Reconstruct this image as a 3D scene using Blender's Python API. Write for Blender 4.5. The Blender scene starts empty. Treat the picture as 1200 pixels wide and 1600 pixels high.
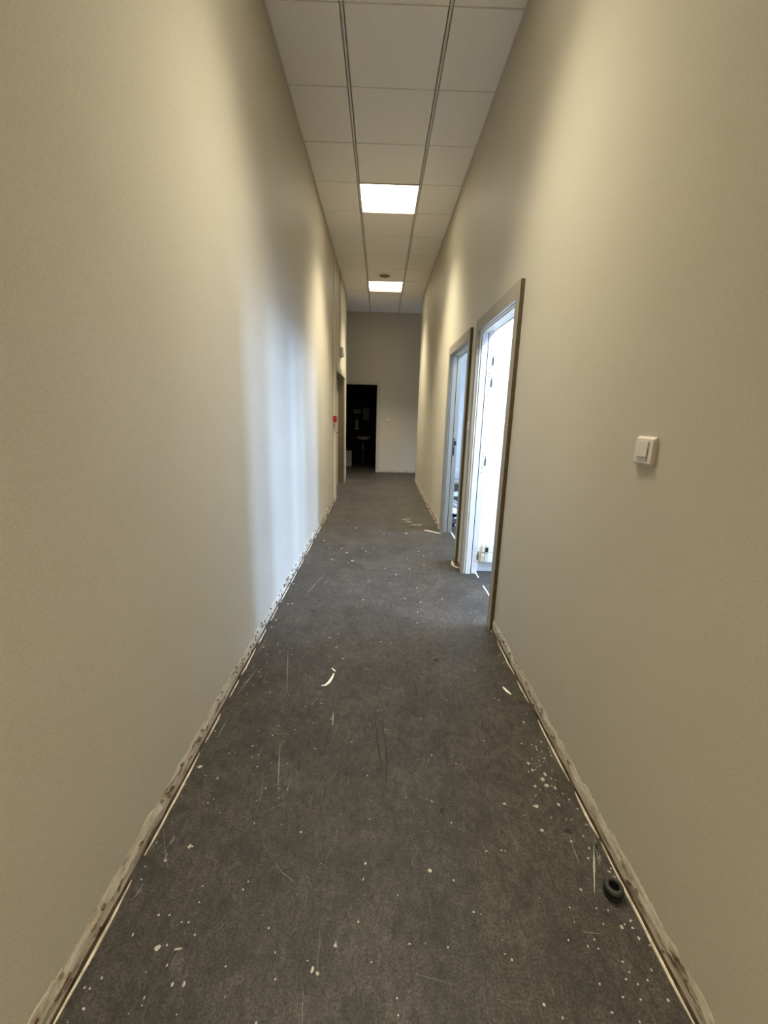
import bpy, bmesh, math, random
from mathutils import Vector, Matrix, noise
random.seed(7)
sc = bpy.context.scene
C = sc.collection
PI = math.pi

# ------------------------------------------------------------------ camera
F_PX = 650.644
CAM_H = 1.3149
ca = bpy.data.cameras.new('camera')
cam = bpy.data.objects.new('camera', ca)
C.objects.link(cam)
ca.sensor_fit = 'VERTICAL'
ca.sensor_height = 24.0
ca.lens = F_PX / 1600 * 24.0
ca.clip_start = 0.02
PITCH, YAW, ROLL = 0.228422, 0.013848, 0.026154
fw = Vector((math.sin(YAW) * math.cos(PITCH), math.cos(YAW) * math.cos(PITCH), -math.sin(PITCH)))
r0 = Vector((math.cos(YAW), -math.sin(YAW), 0))
u0 = r0.cross(fw)
rv = r0 * math.cos(ROLL) + u0 * math.sin(ROLL)
uv = u0 * math.cos(ROLL) - r0 * math.sin(ROLL)
m3 = Matrix((rv, uv, -fw)).transposed()
cam.matrix_world = Matrix.Translation((0, 0, CAM_H)) @ m3.to_4x4()
sc.camera = cam

# ------------------------------------------------------------------ world, light, exposure
SKY = 97.0
SKY_COL = (0.35, 0.565, 1.0, 1)
LED = 6.0          # diffuser glow
LED_W = 45.5       # lamp behind it
LED_SPREAD = 88
LED_COL = (1.0, 0.92, 0.70, 1)
w = bpy.data.worlds.new('world')
sc.world = w
w.use_nodes = True
bg = w.node_tree.nodes['Background']
bg.inputs['Color'].default_value = SKY_COL
bg.inputs['Strength'].default_value = SKY
sc.view_settings.view_transform = 'Standard'
sc.view_settings.look = 'None'
sc.view_settings.gamma = 1.0
sc.view_settings.exposure = 0.0
sc.view_settings.use_curve_mapping = False
try:
    sc.cycles.max_bounces = 10
    sc.cycles.diffuse_bounces = 7
    sc.cycles.use_denoising = True
    sc.cycles.sample_clamp_indirect = 8.0
except Exception:
    pass

L, R, H = -0.693, 0.747, 3.491           # corridor: left wall, right wall, ceiling
Y0, YT, YE = -2.7, 8.6, 9.8              # wall behind, cross passage, end wall
XO = 4.0                                 # outer wall of the side rooms
XP = 3.8                                 # right end of the cross passage
GX, GY = -0.2655, 2.8305                 # ceiling grid origin, 0.6 m pitch


def portal(name, x, y, z, sy, sz):
    l = bpy.data.lights.new(name, 'AREA')
    l.shape = 'RECTANGLE'
    l.size, l.size_y = sz, sy
    l.cycles.is_portal = True
    o = bpy.data.objects.new(name, l)
    C.objects.link(o)
    o.location = (x, y, z)
    o.rotation_euler = (0, PI / 2, 0)      # faces -X, into the rooms
    return o


# windows: (wall x, y0, y1, z0, z1)
WIN = {1: (XO, 2.85, 3.40, 0.80, 2.65), 2: (XO, 1.86, 2.40, 0.80, 2.65), 3: (XO, 4.3, 5.1, 0.9, 2.5), 4: (XP, 8.9, 9.6, 0.12, 0.85)}
for n, (x, ya, yb, za, zb) in WIN.items():
    portal('window_portal', x + 0.24, (ya + yb) / 2, (za + zb) / 2, yb - ya, zb - za)


# ------------------------------------------------------------------ helpers
def mat(name, color, rough=0.6, spec=0.4, metal=0.0, noise_amt=0.0, noise_scale=20.0, bump=0.0, bump_scale=200.0, emit=None, coat=0.0):
    m = bpy.data.materials.new(name)
    m.use_nodes = True
    nt = m.node_tree
    b = nt.nodes['Principled BSDF']
    b.inputs['Base Color'].default_value = (*color, 1)
    b.inputs['Roughness'].default_value = rough
    b.inputs['Specular IOR Level'].default_value = spec
    b.inputs['Metallic'].default_value = metal
    b.inputs['Coat Weight'].default_value = coat
    if emit:
        b.inputs['Emission Color'].default_value = emit[0]
        b.inputs['Emission Strength'].default_value = emit[1]
    g = nt.nodes.new('ShaderNodeNewGeometry')
    if noise_amt > 0:
        n = nt.nodes.new('ShaderNodeTexNoise')
        n.inputs['Scale'].default_value = noise_scale
        n.inputs['Detail'].default_value = 5
        nt.links.new(g.outputs['Position'], n.inputs['Vector'])
        r = nt.nodes.new('ShaderNodeValToRGB')
        r.color_ramp.elements[0].position = 0.3
        r.color_ramp.elements[1].position = 0.7
        r.color_ramp.elements[0].color = (*[c * (1 - noise_amt) for c in color], 1)
        r.color_ramp.elements[1].color = (*[min(1, c * (1 + noise_amt)) for c in color], 1)
        nt.links.new(n.outputs['Fac'], r.inputs['Fac'])
        nt.links.new(r.outputs['Color'], b.inputs['Base Color'])
    if bump > 0:
        n = nt.nodes.new('ShaderNodeTexNoise')
        n.inputs['Scale'].default_value = bump_scale
        n.inputs['Detail'].default_value = 3
        nt.links.new(g.outputs['Position'], n.inputs['Vector'])
        bp = nt.nodes.new('ShaderNodeBump')
        bp.inputs['Strength'].default_value = bump
        bp.inputs['Distance'].default_value = 0.002
        nt.links.new(n.outputs['Fac'], bp.inputs['Height'])
        nt.links.new(bp.outputs['Normal'], b.inputs['Normal'])
    return m


def box(bm, a, b, mi=0):
    x0, y0, z0 = [min(p, q) for p, q in zip(a, b)]
    x1, y1, z1 = [max(p, q) for p, q in zip(a, b)]
    v = [bm.verts.new(p) for p in ((x0, y0, z0), (x1, y0, z0), (x1, y1, z0), (x0, y1, z0), (x0, y0, z1), (x1, y0, z1), (x1, y1, z1), (x0, y1, z1))]
    fs = []
    for f in ((3, 2, 1, 0), (4, 5, 6, 7), (0, 1, 5, 4), (1, 2, 6, 5), (2, 3, 7, 6), (3, 0, 4, 7)):
        fc = bm.faces.new([v[i] for i in f])
        fc.material_index = mi
        fs.append(fc)
    return v


def bbox(bm, a, b, bev=0.003, seg=2):
    """bevelled box added to bm"""
    t = bmesh.new()
    box(t, a, b)
    bmesh.ops.bevel(t, geom=t.edges[:], offset=bev, segments=seg, affect='EDGES', profile=0.5)
    join(bm, t)


def join(bm, t):
    me = bpy.data.meshes.new('tmp')
    t.to_mesh(me)
    t.free()
    bm.from_mesh(me)
    bpy.data.meshes.remove(me)


def lathe(bm, prof, c, axis='z', seg=32):
    """surface of revolution; prof = [(r, h)], closed to the axis where r = 0"""
    rings = []
    cx, cy, cz = c
    for r, h in prof:
        ring = []
        if r < 1e-6:
            pts = [(0, 0)]
        else:
            pts = [(r * math.cos(2 * PI * i / seg), r * math.sin(2 * PI * i / seg)) for i in range(seg)]
        for p, q in pts:
            if axis == 'z':
                co = (cx + p, cy + q, cz + h)
            elif axis == 'x':
                co = (cx + h, cy + p, cz + q)
            else:
                co = (cx + p, cy + h, cz + q)
            ring.append(bm.verts.new(co))
        rings.append(ring)
    for a, b in zip(rings, rings[1:]):
        for i in range(seg):
            j = (i + 1) % seg
            if len(a) == 1 and len(b) == 1:
                continue
            if len(a) == 1:
                bm.faces.new((a[0], b[i], b[j]))
            elif len(b) == 1:
                bm.faces.new((a[i], a[j], b[0]))
            else:
                bm.faces.new((a[i], a[j], b[j], b[i]))


def tube(bm, pts, r, seg=10):
    pts = [Vector(p) for p in pts]
    rings = []
    for i, p in enumerate(pts):
        d = (pts[min(i + 1, len(pts) - 1)] - pts[max(i - 1, 0)]).normalized()
        a = d.orthogonal().normalized()
        if i:
            a = (pa - d * pa.dot(d)).normalized()
        pa = a
        b = d.cross(a)
        rings.append([bm.verts.new(p + (a * math.cos(2 * PI * k / seg) + b * math.sin(2 * PI * k / seg)) * r) for k in range(seg)])
    for a, b in zip(rings, rings[1:]):
        for k in range(seg):
            j = (k + 1) % seg
            bm.faces.new((a[k], a[j], b[j], b[k]))
    bm.faces.new(rings[0][::-1])
    bm.faces.new(rings[-1])


def obj(name, bm, m, parent=None, smooth=None):
    bmesh.ops.recalc_face_normals(bm, faces=bm.faces[:])
    if smooth is not None:
        for e in bm.edges:
            e.smooth = len(e.link_faces) == 2 and e.calc_face_angle(0) < math.radians(smooth)
        for f in bm.faces:
            f.smooth = True
    me = bpy.data.meshes.new(name)
    bm.to_mesh(me)
    bm.free()
    for k in (m if isinstance(m, (list, tuple)) else [m]):
        me.materials.append(k)
    o = bpy.data.objects.new(name, me)
    C.objects.link(o)
    if parent:
        o.parent = parent
        o.matrix_parent_inverse = Matrix.Translation(-parent.location) if parent.type == 'EMPTY' else Matrix.Identity(4)
    return o


def tag(o, label, cat, group=None, kind=None):
    o['label'] = label
    o['category'] = cat
    if group:
        o['group'] = group
    if kind:
        o['kind'] = kind
    return o


def thing(name, label, cat, loc=(0, 0, 0), group=None, kind=None):
    o = bpy.data.objects.new(name, None)
    C.objects.link(o)
    o.location = loc
    o.empty_display_size = 0.1
    return tag(o, label, cat, group, kind)


def struct(name, bm, m, label, cat, smooth=None):
    return tag(obj(name, bm, m, None, smooth), label, cat, None, 'structure')


# ------------------------------------------------------------------ materials
def wall_material():
    m = bpy.data.materials.new('greige_wall_paint')
    m.use_nodes = True
    nt = m.node_tree
    b = nt.nodes['Principled BSDF']
    b.inputs['Roughness'].default_value = 0.55
    b.inputs['Specular IOR Level'].default_value = 0.25
    g = nt.nodes.new('ShaderNodeNewGeometry')
    n = nt.nodes.new('ShaderNodeTexNoise')
    n.inputs['Scale'].default_value = 1.3
    n.inputs['Detail'].default_value = 4
    nt.links.new(g.outputs['Position'], n.inputs['Vector'])
    r = nt.nodes.new('ShaderNodeValToRGB')
    r.color_ramp.elements[0].position = 0.35
    r.color_ramp.elements[1].position = 0.65
    r.color_ramp.elements[0].color = (0.505, 0.458, 0.370, 1)
    r.color_ramp.elements[1].color = (0.53, 0.482, 0.390, 1)
    nt.links.new(n.outputs['Fac'], r.inputs['Fac'])
    n3 = nt.nodes.new('ShaderNodeTexNoise')
    n3.inputs['Scale'].default_value = 190
    n3.inputs['Detail'].default_value = 3
    nt.links.new(g.outputs['Position'], n3.inputs['Vector'])
    r3 = nt.nodes.new('ShaderNodeValToRGB')
    r3.color_ramp.elements[0].position = 0.3
    r3.color_ramp.elements[1].position = 0.7
    r3.color_ramp.elements[0].color = (0.93, 0.93, 0.92, 1)
    r3.color_ramp.elements[1].color = (1.06, 1.06, 1.06, 1)
    nt.links.new(n3.outputs['Fac'], r3.inputs['Fac'])
    mx = nt.nodes.new('ShaderNodeMix')
    mx.data_type = 'RGBA'
    mx.blend_type = 'MULTIPLY'
    mx.inputs[0].default_value = 1.0
    nt.links.new(r.outputs['Color'], mx.inputs[6])
    nt.links.new(r3.outputs['Color'], mx.inputs[7])
    nt.links.new(mx.outputs[2], b.inputs['Base Color'])
    n2 = nt.nodes.new('ShaderNodeTexNoise')
    n2.inputs['Scale'].default_value = 260
    n2.inputs['Detail'].default_value = 4
    nt.links.new(g.outputs['Position'], n2.inputs['Vector'])
    bp = nt.nodes.new('ShaderNodeBump')
    bp.inputs['Strength'].default_value = 0.35
    bp.inputs['Distance'].default_value = 0.0012
    nt.links.new(n2.outputs['Fac'], bp.inputs['Height'])
    nt.links.new(bp.outputs['Normal'], b.inputs['Normal'])
    return m


def floor_material():
    m = bpy.data.materials.new('worn_dark_floor_covering')
    m.use_nodes = True
    nt = m.node_tree
    N, K = nt.nodes, nt.links
    b = N['Principled BSDF']
    b.inputs['Specular IOR Level'].default_value = 0.35
    g = N.new('ShaderNodeNewGeometry')

    def nz(scale, detail=6, rough=0.6, stretch=None, rot=0.0, dist=0.0):
        t = N.new('ShaderNodeTexNoise')
        t.inputs['Scale'].default_value = scale
        t.inputs['Detail'].default_value = detail
        t.inputs['Roughness'].default_value = rough
        t.inputs['Distortion'].default_value = dist
        mp = N.new('ShaderNodeMapping')
        if stretch:
            mp.inputs['Scale'].default_value = stretch
        mp.inputs['Rotation'].default_value = (0, 0, rot)
        K.new(g.outputs['Position'], mp.inputs['Vector'])
        K.new(mp.outputs['Vector'], t.inputs['Vector'])
        return t.outputs['Fac']

    def ramp(f, p0, p1, c0, c1):
        r = N.new('ShaderNodeValToRGB')
        r.color_ramp.elements[0].position = p0
        r.color_ramp.elements[1].position = p1
        r.color_ramp.elements[0].color = (*c0, 1)
        r.color_ramp.elements[1].color = (*c1, 1)
        K.new(f, r.inputs['Fac'])
        return r.outputs['Color']

    def mix(mode, fac, a, c):
        x = N.new('ShaderNodeMix')
        x.data_type = 'RGBA'
        x.blend_type = mode
        if isinstance(fac, float):
            x.inputs[0].default_value = fac
        else:
            K.new(fac, x.inputs[0])
        for i, s in ((6, a), (7, c)):
            if isinstance(s, tuple):
                x.inputs[i].default_value = (*s, 1)
            else:
                K.new(s, x.inputs[i])
        return x.outputs[2]

    base = ramp(nz(2.2, 8, 0.62), 0.36, 0.66, (0.028, 0.0240, 0.0212), (0.0455, 0.0395, 0.0355))
    fine = ramp(nz(170, 3, 0.7), 0.36, 0.66, (0.45, 0.45, 0.45), (1.6, 1.6, 1.6))
    col = mix('MULTIPLY', 1.0, base, fine)
    mid = ramp(nz(48, 5, 0.75, (1, 0.6, 1), 0.3, 0.6), 0.34, 0.68, (0.54, 0.53, 0.52), (1.5, 1.49, 1.47))
    col = mix('MULTIPLY', 1.0, col, mid)
    blot = ramp(nz(9, 6, 0.7, None, 0, 0.8), 0.34, 0.6, (0.70, 0.68, 0.66), (1.14, 1.14, 1.14))
    col = mix('MULTIPLY', 1.0, col, blot)
    # fine scuffs, two directions
    for rot, st, p in ((0.5, (90, 4, 1), 0.70), (-0.7, (80, 5, 1), 0.71), (0.05, (120, 3, 1), 0.70), (1.35, (70, 5, 1), 0.72)):
        s = ramp(nz(1.0, 3, 0.5, st, rot, 0.3), p, p + 0.06, (0, 0, 0), (0.35, 0.35, 0.35))
        col = mix('MIX', s, col, (0.17, 0.158, 0.142))
    # dark wandering hairline cracks
    vr = N.new('ShaderNodeTexVoronoi')
    vr.feature = 'DISTANCE_TO_EDGE'
    vr.inputs['Scale'].default_value = 2.4
    wn = N.new('ShaderNodeTexNoise')
    wn.inputs['Scale'].default_value = 5
    wn.inputs['Detail'].default_value = 6
    K.new(g.outputs['Position'], wn.inputs['Vector'])
    ad = N.new('ShaderNodeVectorMath')
    ad.operation = 'MULTIPLY_ADD'
    ad.inputs[1].default_value = (0.5, 0.5, 0)
    K.new(wn.outputs['Color'], ad.inputs[0])
    K.new(g.outputs['Position'], ad.inputs[2])
    K.new(ad.outputs[0], vr.inputs['Vector'])
    ck = ramp(vr.outputs['Distance'], 0.002, 0.012, (0.5, 0.5, 0.5), (0, 0, 0))
    gate = ramp(nz(3.3, 2), 0.52, 0.6, (0, 0, 0), (1, 1, 1))
    ck = mix('MULTIPLY', 1.0, ck, gate)
    col = mix('MIX', ck, col, (0.028, 0.023, 0.018))
    # tiny paint specks
    v = N.new('ShaderNodeTexVoronoi')
    v.inputs['Scale'].default_value = 34
    v.inputs['Randomness'].default_value = 1.0
    K.new(g.outputs['Position'], v.inputs['Vector'])
    d = ramp(v.outputs['Distance'], 0.035, 0.075, (1, 1, 1), (0, 0, 0))
    sp = N.new('ShaderNodeSeparateColor')
    K.new(v.outputs['Color'], sp.inputs['Color'])
    sel = ramp(sp.outputs['Red'], 0.86, 0.87, (0, 0, 0), (0.8, 0.8, 0.8))
    d = mix('MULTIPLY', 1.0, d, sel)
    col = mix('MIX', d, col, (0.30, 0.285, 0.25))
    # newer strip of covering along the right wall (seam at x = 0.30)
    sx = N.new('ShaderNodeSeparateXYZ')
    K.new(g.outputs['Position'], sx.inputs[0])
    mr = N.new('ShaderNodeMapRange')
    mr.inputs['From Min'].default_value = 0.300
    mr.inputs['From Max'].default_value = 0.306
    K.new(sx.outputs['X'], mr.inputs['Value'])
    col = mix('MIX', mr.outputs[0], col, mix('MULTIPLY', 1.0, col, (1.17, 1.14, 1.04)))
    K.new(col, b.inputs['Base Color'])
    rr = N.new('ShaderNodeMapRange')
    rr.inputs['To Min'].default_value = 0.42
    rr.inputs['To Max'].default_value = 0.72
    K.new(nz(7, 6, 0.7), rr.inputs['Value'])
    K.new(rr.outputs[0], b.inputs['Roughness'])
    bp = N.new('ShaderNodeBump')
    bp.inputs['Strength'].default_value = 0.35
    bp.inputs['Distance'].default_value = 0.0015
    K.new(nz(160, 4, 0.7), bp.inputs['Height'])
    K.new(bp.outputs['Normal'], b.inputs['Normal'])
    return m


def residue_material():
    m = bpy.data.materials.new('torn_plaster_and_glue')
    m.use_nodes = True
    nt = m.node_tree
    b = nt.nodes['Principled BSDF']
    b.inputs['Roughness'].default_value = 0.85
    g = nt.nodes.new('ShaderNodeNewGeometry')
    mp = nt.nodes.new('ShaderNodeMapping')
    mp.inputs['Scale'].default_value = (1, 0.35, 1.6)
    nt.links.new(g.outputs['Position'], mp.inputs['Vector'])
    n = nt.nodes.new('ShaderNodeTexNoise')
    n.inputs['Scale'].default_value = 26
    n.inputs['Detail'].default_value = 8
    n.inputs['Roughness'].default_value = 0.7
    nt.links.new(mp.outputs['Vector'], n.inputs['Vector'])
    r = nt.nodes.new('ShaderNodeValToRGB')
    cr = r.color_ramp
    cr.elements[0].position = 0.33
    cr.elements[0].color = (0.09, 0.055, 0.035, 1)
    cr.elements[1].position = 0.40
    cr.elements[1].color = (0.27, 0.20, 0.14, 1)
    for p, c in ((0.45, (0.46, 0.41, 0.325)), (0.56, (0.55, 0.50, 0.40)), (0.68, (0.64, 0.59, 0.50))):
        e = cr.elements.new(p)
        e.color = (*c, 1)
    nt.links.new(n.outputs['Fac'], r.inputs['Fac'])
    nt.links.new(r.outputs['Color'], b.inputs['Base Color'])
    bp = nt.nodes.new('ShaderNodeBump')
    bp.inputs['Strength'].default_value = 0.8
    bp.inputs['Distance'].default_value = 0.004
    nt.links.new(n.outputs['Fac'], bp.inputs['Height'])
    nt.links.new(bp.outputs['Normal'], b.inputs['Normal'])
    return m


def glass_material():
    m = bpy.data.materials.new('window_glass')
    m.use_nodes = True
    nt = m.node_tree
    nt.nodes.remove(nt.nodes['Principled BSDF'])
    t = nt.nodes.new('ShaderNodeBsdfTransparent')
    gl = nt.nodes.new('ShaderNodeBsdfGlossy')
    gl.inputs['Roughness'].default_value = 0.02
    mx = nt.nodes.new('ShaderNodeMixShader')
    mx.inputs[0].default_value = 0.07
    nt.links.new(t.outputs[0], mx.inputs[1])
    nt.links.new(gl.outputs[0], mx.inputs[2])
    nt.links.new(mx.outputs[0], nt.nodes['Material Output'].inputs['Surface'])
    return m


def tile_material():
    m = bpy.data.materials.new('shade_black_wall_tiles')
    m.use_nodes = True
    nt = m.node_tree
    b = nt.nodes['Principled BSDF']
    b.inputs['Roughness'].default_value = 0.6
    b.inputs['Specular IOR Level'].default_value = 0.1
    b.inputs['Base Color'].default_value = (0.004, 0.004, 0.0045, 1)  # near-black colour carries the darkness of the unlit washroom
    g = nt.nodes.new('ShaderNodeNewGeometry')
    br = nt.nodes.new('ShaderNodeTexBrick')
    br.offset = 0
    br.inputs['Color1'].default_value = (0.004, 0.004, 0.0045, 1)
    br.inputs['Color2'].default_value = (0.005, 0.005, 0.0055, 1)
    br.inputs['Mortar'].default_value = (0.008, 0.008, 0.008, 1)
    br.inputs['Scale'].default_value = 1
    br.inputs['Brick Width'].default_value = 0.2
    br.inputs['Row Height'].default_value = 0.2
    br.inputs['Mortar Size'].default_value = 0.004
    mp = nt.nodes.new('ShaderNodeMapping')
    mp.inputs['Rotation'].default_value = (PI / 2, 0, 0)
    nt.links.new(g.outputs['Position'], mp.inputs['Vector'])
    nt.links.new(mp.outputs['Vector'], br.inputs['Vector'])
    nt.links.new(br.outputs['Color'], b.inputs['Base Color'])
    return m


M_WALL = wall_material()
M_FLOOR = floor_material()
M_RES = residue_material()
M_GLASS = glass_material()
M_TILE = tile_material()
M_WHITE = mat('white_room_paint', (0.85, 0.82, 0.76), 0.6, bump=0.2)
M_CEIL = mat('mineral_fibre_tile', (0.84, 0.815, 0.775), 0.9, 0.1, noise_amt=0.05, noise_scale=140, bump=0.5, bump_scale=220)
M_GRID = mat('ceiling_grid_paint', (0.64, 0.62, 0.58), 0.5, 0.3)
M_CASE = mat('greige_door_casing_paint', (0.30, 0.265, 0.21), 0.4, 0.4, bump=0.08, bump_scale=120)
M_EDGE = mat('brown_casing_edge', (0.105, 0.080, 0.048), 0.8, 0.2, noise_amt=0.2, noise_scale=30)
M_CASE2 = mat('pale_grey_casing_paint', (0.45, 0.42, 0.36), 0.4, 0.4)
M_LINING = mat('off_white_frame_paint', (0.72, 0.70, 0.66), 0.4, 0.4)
M_JAMB = mat('olive_brown_jamb_paint', (0.20, 0.165, 0.105), 0.5, 0.3)
M_LEAF = mat('beige_door_leaf_paint', (0.36, 0.32, 0.25), 0.45, 0.4)
M_SEAL = mat('black_rubber_seal', (0.015, 0.015, 0.016), 0.7, 0.3)
M_RUBBER = mat('black_rubber', (0.008, 0.008, 0.0085), 0.55, 0.3, noise_amt=0.3, noise_scale=90)
M_RUBBER2 = mat('dusty_black_rubber_lip', (0.03, 0.029, 0.027), 0.6, 0.4, noise_amt=0.3, noise_scale=120)
M_METAL = mat('dark_steel', (0.22, 0.21, 0.20), 0.4, 0.5, 0.9)
M_BLACK = mat('black_plastic', (0.02, 0.02, 0.02), 0.45)
M_PLAST = mat('cream_switch_plastic', (0.66, 0.60, 0.52), 0.35, 0.5)
M_PLAST2 = mat('pinkish_cream_rocker_plastic', (0.62, 0.55, 0.49), 0.35, 0.5)
M_PVC = mat('white_pvc', (0.78, 0.78, 0.76), 0.4, 0.5)
M_PVCY = mat('yellowed_pvc', (0.56, 0.50, 0.36), 0.5, 0.4)
M_RED = mat('red_alarm_plastic', (0.30, 0.006, 0.012), 0.4, 0.5)
M_PINK = mat('pale_alarm_base_plastic', (0.55, 0.40, 0.38), 0.4, 0.5)
M_LED = mat('led_diffuser', (0.9, 0.88, 0.84), 0.5, 0.2, emit=(LED_COL, LED))
M_FRAME = mat('led_panel_frame', (0.66, 0.60, 0.48), 0.4, 0.4)
M_PAINT = mat('dried_paint_drops', (0.33, 0.315, 0.27), 0.6, 0.3, noise_amt=0.25, noise_scale=160)
M_DARK = mat('dark_scuff', (0.026, 0.021, 0.017), 0.7, 0.2)
M_SCUFF = mat('pale_scratch', (0.15, 0.14, 0.125), 0.7, 0.2, noise_amt=0.45, noise_scale=140)
M_CHIP = mat('white_paint_chip', (0.74, 0.71, 0.64), 0.6, 0.3)
M_WOOD = mat('pale_bare_wood', (0.55, 0.47, 0.36), 0.6, 0.3, noise_amt=0.2, noise_scale=60)
M_CERAM = mat('white_ceramic', (0.50, 0.46, 0.44), 0.2, 0.5)
M_BIN = mat('grey_bin_plastic', (0.36, 0.34, 0.31), 0.5, 0.3)
M_MIRROR = mat('dark_panel', (0.03, 0.03, 0.032), 0.4, 0.4)
M_GROUND = mat('pale_pavement', (0.35, 0.35, 0.34), 0.9, 0.2, noise_amt=0.2, noise_scale=2)
M_VINYL = mat('torn_vinyl_edge', (0.50, 0.44, 0.34), 0.7, 0.3, noise_amt=0.35, noise_scale=30)
M_SHEET = mat('white_faced_board', (0.74, 0.75, 0.76), 0.6, 0.3)
M_VENT = mat('beige_vent_plastic', (0.80, 0.74, 0.64), 0.4, 0.4)
M_VENTD = mat('dark_vent_core', (0.20, 0.18, 0.145), 0.5, 0.3)
M_CABLE = mat('brown_cable_sheath', (0.24, 0.17, 0.12), 0.5, 0.4)
M_LENS = mat('clear_lens_plastic', (0.74, 0.73, 0.70), 0.2, 0.5)
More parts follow.
